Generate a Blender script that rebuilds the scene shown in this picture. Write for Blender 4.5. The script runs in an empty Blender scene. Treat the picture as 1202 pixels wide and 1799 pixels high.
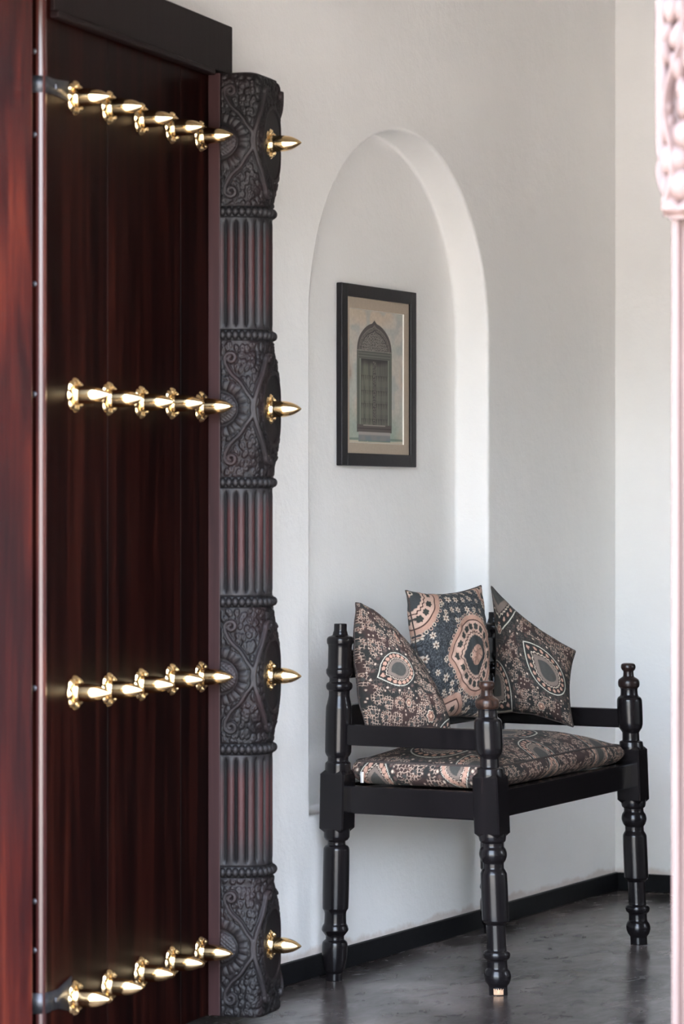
import bpy, bmesh, math
import numpy as np
from mathutils import Vector, Matrix

scene = bpy.context.scene
C = scene.collection
R_ = math.radians

# ------------------------------------------------------------------ camera
cam_d = bpy.data.cameras.new('camera')
cam_d.sensor_fit = 'HORIZONTAL'
cam_d.sensor_width = 24.0
cam_d.lens = 5300.0 / 1202.0 * 24.0
cam_d.shift_y = -4.5 / 1202.0
cam_d.dof.use_dof = True
cam_d.dof.focus_distance = 7.9
cam_d.dof.aperture_fstop = 4.5
cam_d.clip_end = 200
cam = bpy.data.objects.new('camera', cam_d)
cam.location = (-6.6224, -3.6855, 1.2)
cam.rotation_euler = (R_(90), 0, R_(27.839 - 90))
C.objects.link(cam)
scene.camera = cam

# ------------------------------------------------------------------ world, sun, exposure
SKY_STRENGTH = 3.0
SUN_ENERGY = 3.0
EXPOSURE = 2.90
world = bpy.data.worlds.new('world')
scene.world = world
world.use_nodes = True
wn = world.node_tree
wn.nodes.clear()
w_out = wn.nodes.new('ShaderNodeOutputWorld')
w_bg = wn.nodes.new('ShaderNodeBackground')
w_sky = wn.nodes.new('ShaderNodeTexSky')
w_sky.sky_type = 'NISHITA'
w_sky.sun_disc = False
w_sky.sun_elevation = R_(52)
w_sky.sun_rotation = R_(100)
w_sky.air_density = 1.0
w_sky.dust_density = 5.0
w_bg.inputs['Strength'].default_value = 0.30 * SKY_STRENGTH
w_hsv = wn.nodes.new('ShaderNodeHueSaturation')
w_hsv.inputs['Saturation'].default_value = 0.55
wn.links.new(w_sky.outputs[0], w_hsv.inputs['Color'])
wn.links.new(w_hsv.outputs[0], w_bg.inputs['Color'])
wn.links.new(w_bg.outputs[0], w_out.inputs['Surface'])

sun_d = bpy.data.lights.new('sun', 'SUN')
sun_d.energy = SUN_ENERGY
sun_d.angle = R_(0.6)
sun_d.color = (1.0, 0.95, 0.86)
sun = bpy.data.objects.new('sun', sun_d)
sun.rotation_euler = Vector((-0.60, 0.12, -0.79)).to_track_quat('-Z', 'Y').to_euler()
sun.location = (8, -2, 10)
C.objects.link(sun)

vs = scene.view_settings
vs.view_transform = 'Standard'
vs.look = 'None'
vs.exposure = EXPOSURE
vs.gamma = 1.0
vs.use_curve_mapping = False

# ------------------------------------------------------------------ helpers
rng = np.random.default_rng(7)


def tag(o, label=None, cat=None, group=None, kind=None):
    if label: o['label'] = label
    if cat: o['category'] = cat
    if group: o['group'] = group
    if kind: o['kind'] = kind
    return o


def empty(name, loc, rz=0.0):
    o = bpy.data.objects.new(name, None)
    o.empty_display_size = 0.1
    o.location = loc
    o.rotation_euler = (0, 0, rz)
    C.objects.link(o)
    return o


def link(name, me, mat, parent=None, loc=(0, 0, 0), smooth=False):
    if mat is not None and len(me.materials) == 0:
        me.materials.append(mat)
    if smooth:
        me.shade_smooth()
    o = bpy.data.objects.new(name, me)
    C.objects.link(o)
    o.parent = parent
    o.location = loc
    return o


def mesh(name, V, F):
    me = bpy.data.meshes.new(name)
    V = V.tolist() if hasattr(V, 'tolist') else V
    F = F.tolist() if hasattr(F, 'tolist') else F
    me.from_pydata(V, [], F)
    me.update()
    return me


def grid_faces(R, Cn, close=False, off=0, flip=False):
    i = np.arange(R - 1)[:, None]
    j = np.arange(Cn if close else Cn - 1)[None, :]
    j2 = (j + 1) % Cn
    a = i * Cn + j; b = i * Cn + j2; c = (i + 1) * Cn + j2; d = (i + 1) * Cn + j
    F = np.stack([a, b, c, d], -1).reshape(-1, 4) + off
    return F[:, ::-1] if flip else F


def set_color(me, col):
    at = me.color_attributes.new('pattern', 'FLOAT_COLOR', 'POINT')
    rgba = np.ones((len(me.vertices), 4), np.float32)
    rgba[:, :3] = col
    at.data.foreach_set('color', rgba.ravel())


def box_bm(bm, lo, hi, bevel=0.0, seg=2, mtx=None):
    b = bmesh.new()
    bmesh.ops.create_cube(b, size=1.0)
    lo = Vector(lo); hi = Vector(hi)
    for v in b.verts:
        v.co = Vector(((v.co.x + .5) * (hi.x - lo.x) + lo.x, (v.co.y + .5) * (hi.y - lo.y) + lo.y,
                       (v.co.z + .5) * (hi.z - lo.z) + lo.z))
    if bevel > 0:
        bmesh.ops.bevel(b, geom=list(b.edges), offset=bevel, segments=seg, profile=.5, affect='EDGES')
    if mtx is not None:
        bmesh.ops.transform(b, matrix=mtx, verts=b.verts)
    t = bpy.data.meshes.new('t'); b.to_mesh(t); b.free()
    bm.from_mesh(t); bpy.data.meshes.remove(t)


def bm_obj(name, bm, mat, parent=None, loc=(0, 0, 0), smooth=False):
    me = bpy.data.meshes.new(name)
    bm.normal_update(); bm.to_mesh(me); bm.free()
    return link(name, me, mat, parent, loc, smooth)


def box(name, lo, hi, mat, parent=None, bevel=0.0, seg=2, loc=(0, 0, 0)):
    bm = bmesh.new(); box_bm(bm, lo, hi, bevel, seg)
    return bm_obj(name, bm, mat, parent, loc)


def pchip(x, y, xi):
    x = np.asarray(x, float); y = np.asarray(y, float)
    h = np.diff(x); dl = np.diff(y) / h
    m = np.zeros_like(x)
    for k in range(1, len(x) - 1):
        if dl[k - 1] * dl[k] > 0:
            w1 = 2 * h[k] + h[k - 1]; w2 = h[k] + 2 * h[k - 1]
            m[k] = (w1 + w2) / (w1 / dl[k - 1] + w2 / dl[k])
    m[0] = dl[0]; m[-1] = dl[-1]
    i = np.clip(np.searchsorted(x, xi) - 1, 0, len(h) - 1)
    t = (xi - x[i]) / h[i]
    return ((1 + 2 * t) * (1 - t) ** 2 * y[i] + t * (1 - t) ** 2 * h[i] * m[i]
            + t * t * (3 - 2 * t) * y[i + 1] + t * t * (t - 1) * h[i] * m[i + 1])


def lathe_arrays(z, r, n=40, axis_fn=None):
    a = np.linspace(0, 2 * np.pi, n, endpoint=False)
    P = np.stack([r[:, None] * np.cos(a), r[:, None] * np.sin(a), np.repeat(z[:, None], n, 1)], -1)
    if axis_fn is not None:
        ox, oy = axis_fn(z)
        P[..., 0] += ox[:, None]; P[..., 1] += oy[:, None]
    V = P.reshape(-1, 3)
    F = grid_faces(len(z), n, True).tolist()
    F.append(list(range(n))[::-1])
    F.append(list(range((len(z) - 1) * n, len(z) * n)))
    return V, F


def smst(a, b, x):
    t = np.clip((x - a) / (b - a), 0, 1)
    return t * t * (3 - 2 * t)


def vnoise(x, y, seed=0):
    """smooth value noise on numpy arrays"""
    xi = np.floor(x).astype(np.int64); yi = np.floor(y).astype(np.int64)
    fx = x - xi; fy = y - yi
    fx = fx * fx * (3 - 2 * fx); fy = fy * fy * (3 - 2 * fy)

    def h(a, b):
        v = np.sin(a * 127.1 + b * 311.7 + seed * 74.7) * 43758.5453
        return v - np.floor(v)
    return (h(xi, yi) * (1 - fx) + h(xi + 1, yi) * fx) * (1 - fy) + (h(xi, yi + 1) * (1 - fx) + h(xi + 1, yi + 1) * fx) * fy


def voro(x, y, seed=0):
    """F1, F2, cell id of a jittered-grid voronoi"""
    xi = np.floor(x); yi = np.floor(y)
    f1 = np.full(x.shape, 9.); f2 = np.full(x.shape, 9.); cid = np.zeros(x.shape)
    for dx in (-1, 0, 1):
        for dy in (-1, 0, 1):
            cx = xi + dx; cy = yi + dy
            h1 = np.sin(cx * 127.1 + cy * 311.7 + seed) * 43758.5453; h1 -= np.floor(h1)
            h2 = np.sin(cx * 269.5 + cy * 183.3 + seed) * 43758.5453; h2 -= np.floor(h2)
            d = np.hypot(cx + .15 + .7 * h1 - x, cy + .15 + .7 * h2 - y)
            near = d < f1
            f2 = np.where(near, f1, np.minimum(f2, d))
            cid = np.where(near, h1, cid)
            f1 = np.where(near, d, f1)
    return f1, f2, cid


def dist_poly(s, z, pts):
    """distance of points to a polyline"""
    pts = np.asarray(pts, float)
    d = np.full(s.shape, 9.)
    for (a, b) in zip(pts[:-1], pts[1:]):
        ab = b - a; L = (ab ** 2).sum() + 1e-12
        t = np.clip(((s - a[0]) * ab[0] + (z - a[1]) * ab[1]) / L, 0, 1)
        d = np.minimum(d, np.hypot(s - a[0] - t * ab[0], z - a[1] - t * ab[1]))
    return d


# ------------------------------------------------------------------ materials
def new_mat(name):
    m = bpy.data.materials.new(name); m.use_nodes = True
    nt = m.node_tree
    return m, nt, nt.nodes['Principled BSDF']


def ramp(nt, fac, stops):
    n = nt.nodes.new('ShaderNodeValToRGB')
    el = n.color_ramp.elements
    while len(el) < len(stops): el.new(.5)
    for e, (p, c) in zip(el, stops):
        e.position = p; e.color = (*c, 1)
    nt.links.new(fac, n.inputs[0])
    return n.outputs[0]


def noise(nt, vec, scale, detail=4, rough=.5, dist=0.0):
    n = nt.nodes.new('ShaderNodeTexNoise')
    n.inputs['Scale'].default_value = scale; n.inputs['Detail'].default_value = detail
    n.inputs['Roughness'].default_value = rough; n.inputs['Distortion'].default_value = dist
    if vec is not None: nt.links.new(vec, n.inputs['Vector'])
    return n.outputs[0]


def coords(nt, scale=(1, 1, 1), kind='Object'):
    t = nt.nodes.new('ShaderNodeTexCoord')
    m = nt.nodes.new('ShaderNodeMapping')
    m.inputs['Scale'].default_value = scale
    nt.links.new(t.outputs[kind], m.inputs['Vector'])
    return m.outputs[0]


def mixc(nt, fac, a, b, mode='MIX'):
    n = nt.nodes.new('ShaderNodeMix'); n.data_type = 'RGBA'; n.blend_type = mode
    for s, v in ((0, fac), (6, a), (7, b)):
        if isinstance(v, (int, float)): n.inputs[s].default_value = v
        elif isinstance(v, tuple): n.inputs[s].default_value = (*v, 1)
        else: nt.links.new(v, n.inputs[s])
    return n.outputs[2]


def mathn(nt, op, a, b=0.0):
    n = nt.nodes.new('ShaderNodeMath'); n.operation = op
    for s, v in ((0, a), (1, b)):
        if isinstance(v, (int, float)): n.inputs[s].default_value = v
        else: nt.links.new(v, n.inputs[s])
    return n.outputs[0]


def bump(nt, bsdf, h, strength, dist=.01, prev=None):
    n = nt.nodes.new('ShaderNodeBump')
    n.inputs['Strength'].default_value = strength; n.inputs['Distance'].default_value = dist
    nt.links.new(h, n.inputs['Height'])
    if prev is not None: nt.links.new(prev, n.inputs['Normal'])
    nt.links.new(n.outputs[0], bsdf.inputs['Normal'])
    return n.outputs[0]


def wood_mat(name, stops, rough=.3, coat=.4, grain=(22, 22, 1.1), bstr=.15, coat_rough=.12, spec=.5):
    m, nt, b = new_mat(name)
    b.inputs['Specular IOR Level'].default_value = spec
    v = coords(nt, grain)
    n1 = noise(nt, v, 1.0, 6, .6, .6)
    v2 = coords(nt, (grain[0] * 5, grain[1] * 5, grain[2] * 2))
    n2 = noise(nt, v2, 1.0, 4, .6)
    mixv = mathn(nt, 'ADD', mathn(nt, 'MULTIPLY', n1, .75), mathn(nt, 'MULTIPLY', n2, .25))
    nt.links.new(ramp(nt, mixv, stops), b.inputs['Base Color'])
    b.inputs['Roughness'].default_value = rough
    b.inputs['Coat Weight'].default_value = coat
    b.inputs['Coat Roughness'].default_value = coat_rough
    bump(nt, b, mixv, bstr, .004)
    return m


def plaster_mat():
    m, nt, b = new_mat('white_plaster')
    v = coords(nt)
    big = noise(nt, v, 1.3, 4, .55)
    col = ramp(nt, big, [(.3, (.79, .775, .75)), (.7, (.85, .84, .815))])
    # damp stains just above the skirting
    geo = nt.nodes.new('ShaderNodeNewGeometry'); sep = nt.nodes.new('ShaderNodeSeparateXYZ')
    nt.links.new(geo.outputs['Position'], sep.inputs[0])
    hgt = mathn(nt, 'SUBTRACT', .076, sep.outputs[2])
    st = noise(nt, v, 9, 5, .65)
    k = mathn(nt, 'MULTIPLY', mathn(nt, 'ADD', mathn(nt, 'MULTIPLY', hgt, 16.0), mathn(nt, 'SUBTRACT', st, .50)), 2.2)
    cl = nt.nodes.new('ShaderNodeClamp'); nt.links.new(k, cl.inputs[0]); cl.inputs[2].default_value = .45
    col = mixc(nt, cl.outputs[0], col, (.46, .33, .24))
    nt.links.new(col, b.inputs['Base Color'])
    b.inputs['Roughness'].default_value = .75
    n1 = noise(nt, v, 7, 5, .6)
    p = bump(nt, b, n1, .25, .02)
    n2 = noise(nt, v, 85, 4, .6)
    bump(nt, b, n2, .20, .004, p)
    return m


def floor_mat():
    m, nt, b = new_mat('polished_cement')
    v = coords(nt)
    n1 = noise(nt, v, 1.9, 7, .60, .9)
    n2 = noise(nt, coords(nt, (5, 9, 5)), 1.6, 6, .65, .6)
    c1 = ramp(nt, n1, [(.34, (.020, .0155, .015)), (.5, (.056, .045, .041)), (.62, (.16, .133, .122))])
    c2 = ramp(nt, n2, [(.35, (.45, .43, .43)), (.65, (1, 1, 1))])
    nt.links.new(mixc(nt, .55, c1, c2, 'MULTIPLY'), b.inputs['Base Color'])
    nt.links.new(ramp(nt, n2, [(.3, (.15,) * 3), (.7, (.32,) * 3)]), b.inputs['Roughness'])
    b.inputs['Specular IOR Level'].default_value = .40
    n3 = noise(nt, v, 30, 5, .6)
    bump(nt, b, n3, .05, .004)
    return m


def attr_mat(name, rough, sheen=0.0, weave=True):
    m, nt, b = new_mat(name)
    a = nt.nodes.new('ShaderNodeAttribute'); a.attribute_name = 'pattern'
    nt.links.new(a.outputs['Color'], b.inputs['Base Color'])
    b.inputs['Roughness'].default_value = rough
    b.inputs['Sheen Weight'].default_value = sheen
    if weave:
        bump(nt, b, noise(nt, coords(nt), 650, 2, .5), .25, .001)
    return m


def plain_mat(name, col, rough=.5, metal=0.0, coat=0.0, nscale=0, nstr=.1, var=0.0, spec=.5):
    m, nt, b = new_mat(name)
    b.inputs['Roughness'].default_value = rough
    b.inputs['Metallic'].default_value = metal
    b.inputs['Specular IOR Level'].default_value = spec
    b.inputs['Coat Weight'].default_value = coat
    b.inputs['Coat Roughness'].default_value = .1
    v = coords(nt)
    n = noise(nt, v, nscale or 20, 4, .6)
    lo = tuple(c * (1 - var) for c in col); hi = tuple(min(1, c * (1 + var)) for c in col)
    nt.links.new(ramp(nt, n, [(.3, lo), (.7, hi)]), b.inputs['Base Color'])
    if nstr > 0: bump(nt, b, n, nstr, .003)
    return m


M = {}
M['plaster'] = plaster_mat()
M['ceiling'] = plain_mat('ceiling_plaster', (.72, .70, .67), .8, nscale=12, var=.04)
M['floor'] = floor_mat()
M['mahogany'] = wood_mat('mahogany', [(.32, (.0009, .0003, .0003)), (.48, (.0042, .0009, .0007)), (.62, (.012, .0025, .0016)), (.76, (.032, .0070, .0036))], .38, .0, bstr=.03, spec=.03)
M['jamb'] = wood_mat('jamb_mahogany', [(.30, (.004, .0018, .0028)), (.44, (.014, .003, .0034)), (.56, (.034, .0055, .0045)), (.74, (.090, .016, .008))], .36, .25, grain=(14, 14, 1.6), bstr=.06, spec=.10)
M['bead_wood'] = wood_mat('polished_edge_wood', [(.30, (.008, .0025, .0025)), (.50, (.030, .007, .006)), (.70, (.075, .020, .012))], .3, .3, grain=(14, 14, 1.6), bstr=.05, coat_rough=.2)
M['batten'] = wood_mat('batten_wood', [(.30, (.014, .006, .0062)), (.6, (.030, .0125, .0125)), (.8, (.044, .018, .0175))], .5, .0, spec=.15)
M['top_rail'] = wood_mat('rail_wood', [(.3, (.006, .003, .003)), (.7, (.008, .004, .004))], .5, .0, spec=.08)
M['brass'] = plain_mat('polished_brass', (.93, .66, .34), .13, 1.0, nscale=60, nstr=.03, var=.05)
M['iron'] = plain_mat('dark_iron', (.055, .055, .06), .42, .85, nscale=60, nstr=.25, var=.3)
M['lacquer'] = wood_mat('black_lacquer', [(.3, (.004, .0035, .004)), (.6, (.008, .0065, .007)), (.8, (.014, .009, .009))], .22, .0, grain=(40, 40, 5), bstr=.02, spec=.30)
M['worn'] = wood_mat('worn_lacquer', [(.36, (.007, .005, .005)), (.5, (.032, .016, .011)), (.66, (.085, .044, .030))], .30, .0, grain=(45, 45, 45), bstr=.04, spec=.3)
M['worn_dark'] = wood_mat('rubbed_lacquer', [(.36, (.006, .0045, .005)), (.6, (.016, .009, .0075)), (.75, (.034, .018, .014))], .28, .0, grain=(45, 45, 45), bstr=.03, spec=.3)
M['skirting'] = plain_mat('black_skirting', (.006, .006, .007), .5, 0, 0, spec=.15, nscale=40, var=.3)
M['fabric'] = attr_mat('printed_fabric', .9, .0)
M['piping'] = plain_mat('dark_piping', (.042, .031, .027), .9, nscale=300, nstr=.3, var=.4)
M['print'] = attr_mat('watercolour_print', .7, 0, False)
M['frame_black'] = plain_mat('black_frame_paint', (.009, .008, .0095), .38, 0, 0, spec=.3, nscale=80, var=.2)
M['mat_board'] = plain_mat('taupe_mat_board', (.40, .325, .25), .85, nscale=200, nstr=.05, var=.05)
M['mat_core'] = plain_mat('cream_mat_core', (.70, .66, .58), .8, nscale=200, nstr=0, var=.02)
M['zip'] = plain_mat('zip_metal', (.82, .82, .82), .3, .7, nscale=60, nstr=0, var=.05)
M['ground'] = plain_mat('sandy_ground', (.31, .285, .255), .9, nscale=3, nstr=.2, var=.15)
M['raw_wood'] = plain_mat('bare_pale_wood', (.50, .30, .18), .7, nscale=120, nstr=.4, var=.3)
M['pale_frame'] = wood_mat('weathered_door_frame', [(.3, (.055, .034, .031)), (.55, (.105, .067, .060)), (.8, (.16, .112, .104))], .6, .0, grain=(18, 18, 1.5))


def carved_mat():
    m, nt, b = new_mat('carved_dark_wood')
    a = nt.nodes.new('ShaderNodeAttribute'); a.attribute_name = 'pattern'
    v = coords(nt, (60, 60, 4))
    n = noise(nt, v, 1.0, 5, .6)
    c = mixc(nt, .6, a.outputs['Color'], ramp(nt, n, [(.3, (.5,) * 3), (.7, (1.25,) * 3)]), 'MULTIPLY')
    nt.links.new(c, b.inputs['Base Color'])
    b.inputs['Roughness'].default_value = .52
    b.inputs['Specular IOR Level'].default_value = .22
    bump(nt, b, noise(nt, coords(nt, (220, 220, 60)), 1.0, 4, .6), .25, .002)
    return m


M['carved'] = carved_mat()

# ------------------------------------------------------------------ room shell
XF, XB = -1.53, 2.205          # inner faces of the entrance wall and of the end wall
YR = -4.6                      # far right wall
ZC = 3.40
NX0, NX1, NZ0, NZA = 0.181, 1.2585, 0.416, 2.228   # arched niche
ND = 0.104


def build_wall_left():
    cx = (NX0 + NX1) / 2; rad = (NX1 - NX0) / 2; zs = NZA - rad

    def outline(off):
        pts = [(NX0 - off, NZ0 - off)]
        for k in range(1, 12): pts.append((NX0 - off, NZ0 - off + (zs - NZ0 + off) * k / 12))
        for k in range(49):
            a = math.pi - math.pi * k / 48
            pts.append((cx + (rad + off) * math.cos(a), zs + (rad + off) * math.sin(a)))
        for k in range(11, 0, -1): pts.append((NX1 + off, NZ0 - off + (zs - NZ0 + off) * k / 12))
        pts.append((NX1 + off, NZ0 - off))
        for k in range(1, 8): pts.append((NX1 + off - (NX1 - NX0 + 2 * off) * k / 8, NZ0 - off))
        return pts
    rings = [(.010, 0.0), (.0045, .0012), (.0012, .0045), (0, .010), (0, .035), (0, .07), (0, ND - .010), (-.0012, ND - .0045), (-.0045, ND - .0012), (-.010, ND)]
    bm = bmesh.new()
    rv = [[bm.verts.new((x, y, z)) for (x, z) in outline(o)] for (o, y) in rings]
    n = len(rv[0])
    for a, b in zip(rv[:-1], rv[1:]):
        for k in range(n):
            f = bm.faces.new((a[k], a[(k + 1) % n], b[(k + 1) % n], b[k])); f.smooth = True
    bm.faces.new(rv[-1])
    outer = [bm.verts.new(p) for p in ((XF, 0, 0), (XB, 0, 0), (XB, 0, ZC), (XF, 0, ZC))]
    ed = [bm.edges.new((outer[k], outer[(k + 1) % 4])) for k in range(4)]
    ed += [bm.edges.get((rv[0][k], rv[0][(k + 1) % n])) for k in range(n)]
    bmesh.ops.triangle_fill(bm, use_beauty=True, edges=ed)
    bmesh.ops.recalc_face_normals(bm, faces=bm.faces)
    return bm_obj('wall_left', bm, M['plaster'])


tag(build_wall_left(), 'white plastered wall with a tall round-arched niche behind the bench', kind='structure')


def quad(name, pts, mat):
    return link(name, mesh(name, pts, [list(range(len(pts)))]), mat)


tag(box('wall_back', (XB, YR - .2, 0), (XB + .2, .25, ZC), M['plaster']), 'white plastered end wall to the right of the bench', kind='structure')
bm = bmesh.new()
QX0, QX1, QZ0, QZ1 = 1.10, 1.75, 1.2, 2.1      # out-of-view window opening, added to let in fill light
box_bm(bm, (XF - .3, YR - .2, 0), (QX0, YR, ZC)); box_bm(bm, (QX1, YR - .2, 0), (XB, YR, ZC))
box_bm(bm, (QX0, YR - .2, 0), (QX1, YR, QZ0)); box_bm(bm, (QX0, YR - .2, QZ1), (QX1, YR, ZC))
tag(bm_obj('wall_right', bm, M['plaster']), kind='structure')
fill_win = empty('fill_window_1', ((QX0 + QX1) / 2, YR - .1, QZ0))
tag(fill_win, 'barred timber window in the far side wall', kind='structure')
qh = (QX1 - QX0) / 2
for lo, hi in (((-qh, -.04, 0), (qh, .04, .05)), ((-qh, -.04, QZ1 - QZ0 - .05), (qh, .04, QZ1 - QZ0)),
               ((-qh, -.04, .05), (-qh + .05, .04, QZ1 - QZ0 - .05)), ((qh - .05, -.04, .05), (qh, .04, QZ1 - QZ0 - .05))):
    box('fill_window_frame', lo, hi, M['top_rail'], fill_win, .003)
for k in range(1, 4):
    xx = -qh + 2 * qh * k / 4
    box('fill_window_bar', (xx - .01, -.01, .05), (xx + .01, .01, QZ1 - QZ0 - .05), M['top_rail'], fill_win, .002)
tag(box('floor', (XF - .3, YR - .2, -.2), (XB + .2, .25, 0), M['floor']), 'polished mottled dark cement floor', kind='structure')
tag(box('ceiling', (XF - .3, YR - .2, ZC), (XB + .2, .25, ZC + .2), M['ceiling']), kind='structure')

# entrance wall with the doorway
DY0, DY1 = -1.755, -0.29       # clear opening
DZ = 2.25
JW = .13
FX0, FX1 = -1.75, -1.529       # depth of the timber frame
bm = bmesh.new()
WX0 = -1.83
box_bm(bm, (WX0, DY1 + JW, 0), (XF, .25, ZC))
box_bm(bm, (WX0, YR, 0), (XF, DY0 - JW, ZC))
box_bm(bm, (WX0, DY0 - JW, DZ + JW), (XF, DY1 + JW, ZC))
tag(bm_obj('wall_front', bm, M['plaster']), 'thick plastered entrance wall around the doorway', kind='structure')

# skirting
SK = .056
tag(box('baseboard_left', (XF, -.012, 0), (XB, .0, SK), M['skirting'], bevel=.003), 'black skirting board along the niche wall', kind='structure')
tag(box('baseboard_back', (XB - .012, -.595, 0), (XB, -.012, SK), M['skirting'], bevel=.003), 'black skirting board along the end wall', kind='structure')

# dark timber double door, added out of view in the end wall to darken reflections
added_door = empty('added_door_2', (XB, -1.50, 0))
tag(added_door, 'closed dark timber double door added unseen in the end wall to darken reflections', kind='structure')
for lo, hi in (((-.05, -.90, 0), (.0, -.78, 2.42)), ((-.05, .78, 0), (.0, .90, 2.42)), ((-.05, -.78, 2.30), (.0, .78, 2.42))):
    box('added_door_frame', lo, hi, M['top_rail'], added_door, .004)
for k in range(8):
    box('plank', (-.03, -.78 + .195 * k + .001, .01), (.0, -.78 + .195 * (k + 1) - .001, 2.30), M['top_rail'], added_door, .003)

# ground outside
tag(box('ground', (-40, -40, -.35), (40, 40, -.21), M['ground']), 'sandy ground outside the entrance', kind='structure')

# ------------------------------------------------------------------ timber door frame
frame = empty('trim_1', (FX0, DY1, 0))
tag(frame, 'timber door frame of the entrance, dark jamb and pale weathered outer face', kind='structure')
fl = Vector(frame.location)


def rel(p): return tuple(Vector(p) - fl)


jamb_l = box('jamb', rel((FX0, DY1, 0)), rel((FX1, DY1 + JW, DZ + JW)), M['jamb'], frame, .004)
jamb_l['label'] = 'dark red polished jamb beside the hinges'
box('lintel', rel((FX0, DY0, DZ)), rel((FX1, DY1, DZ + JW)), M['jamb'], frame, .004)
jamb_r = box('jamb', rel((FX0 + .014, DY0 - JW, 0)), rel((FX1, DY0 - .004, DZ + JW)), M['pale_frame'], frame, .004)
jamb_r['label'] = 'sun-bleached pinkish jamb on the right'
box('edge_moulding', rel((FX0, DY0 - .014, 0)), rel((FX0 + .03, DY0, 1.735)), M['pale_frame'], frame, .004)


def build_corbel():
    # carved capital that swells into the opening near the head of the jamb
    bm = bmesh.new()
    prof = [(0, 1.700), (.003, 1.718), (.008, 1.735), (.015, 1.748), (.020, 1.762), (.0235, 1.780), (.0225, 1.797), (.018, 1.806),
            (.022, 1.812), (.023, 1.86), (.0235, 2.0), (.024, DZ), (-.10, DZ), (-.10, 1.700)]
    vs0 = [bm.verts.new(rel((FX0 - .012, DY0 + y, z))) for y, z in prof]
    vs1 = [bm.verts.new(rel((FX0 + .10, DY0 + y, z))) for y, z in prof]
    bm.faces.new(vs0); bm.faces.new(vs1[::-1])
    for k in range(len(prof)):
        bm.faces.new((vs0[k], vs1[k], vs1[(k + 1) % len(prof)], vs0[(k + 1) % len(prof)]))
    bmesh.ops.recalc_face_normals(bm, faces=bm.faces)
    return bm_obj('corbel', bm, M['pale_frame'], frame)


corbel = build_corbel()


def build_corbel_carving():
    # deep leaf and scroll relief on the outer face of the corbel
    Y = np.linspace(.010, -.098, 90); Z = np.linspace(1.705, 2.09, 300)
    zz, yy = np.meshgrid(Z, Y, indexing='ij')
    h = np.zeros_like(yy)
    f1, f2, cid = voro(yy * 34 + vnoise(zz * 20, yy * 20) * .8, zz * 22, 3.1)
    h += .022 * np.sqrt(np.clip(1 - (f1 / .62) ** 2, 0, 1))
    sp = [(.004 - .03 * t - .012 * math.sin(t * 9), 1.715 + .36 * t) for t in np.linspace(0, 1, 40)]
    h = np.maximum(h, .024 * np.exp(-(dist_poly(yy, zz, sp) / .007) ** 2))
    edge = smst(0, .006, .010 - yy) * smst(0, .01, zz - 1.705) * smst(0, .02, 2.09 - zz)
    h *= edge
    P = np.stack([FX0 - .0125 - h, DY0 + yy, zz], -1).reshape(-1, 3) - np.array(fl)
    me = mesh('corbel_carving', P, grid_faces(300, 90))
    return link('corbel_carving', me, M['pale_frame'], corbel, smooth=True)


build_corbel_carving()
box('threshold', rel((FX0 - .02, DY0, -.02)), rel((FX1, DY1, .012)), M['jamb'], frame, .004)

# ------------------------------------------------------------------ door leaf
LEAF_RZ = R_(8.5)
HX, HY = -1.3161 - .185 * math.cos(LEAF_RZ), -.2518 - .185 * math.sin(LEAF_RZ)
door = empty('door_1', (HX, HY, 0), LEAF_RZ)
tag(door, 'open dark red timber door leaf studded with brass spikes', kind='structure')
LT = .046
Z0, Z1 = .028, 2.338
LEN = 1.058


def plank(x0, x1, round_left=False):
    bm = bmesh.new()
    if round_left:
        pts = []
        rr = .014
        for k in range(7):
            a = math.pi + (math.pi / 2) * k / 6
            pts.append((x0 + rr + rr * math.cos(a), rr + rr * math.sin(a)))
        pts += [(x1 - .0006, 0), (x1, .001), (x1, LT), (x0, LT)]
    else:
        pts = [(x0, .001), (x0 + .0006, 0), (x1 - .0006, 0), (x1, .001), (x1, LT), (x0, LT)]
    lo = [bm.verts.new((x, y, Z0)) for x, y in pts]; hi = [bm.verts.new((x, y, Z1)) for x, y in pts]
    n = len(pts)
    bm.faces.new(lo[::-1]); bm.faces.new(hi)
    for k in range(n):
        f = bm.faces.new((lo[k], lo[(k + 1) % n], hi[(k + 1) % n], hi[k]))
        if round_left and k < 6: f.smooth = True
    bmesh.ops.recalc_face_normals(bm, faces=bm.faces)
    return bm_obj('plank', bm, M['mahogany'], door)


plank(.030, .355, True)
# glossy rounded bead down the hinge edge
bm = bmesh.new()
ring_ = []
for z_ in (Z0, Z1):
    ring_.append([bm.verts.new((.0425 + .0135 * math.cos(R_(170 + 112 * k / 10)), .0125 + .0135 * math.sin(R_(170 + 112 * k / 10)), z_)) for k in range(11)])
for k in range(10): bm.faces.new((ring_[0][k], ring_[0][k + 1], ring_[1][k + 1], ring_[1][k])).smooth = True
bmesh.ops.recalc_face_normals(bm, faces=bm.faces)
bm_obj('edge_bead', bm, M['bead_wood'], door)
plank(.3565, .765)
plank(.7665, LEN)
box('top_rail', (.062, -.012, 2.222), (LEN, .0, Z1), M['top_rail'], door, .003)
box('ledge_moulding', (.062, -.020, 2.207), (.9310, .0, 2.222), M['top_rail'], door, .003)

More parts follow.
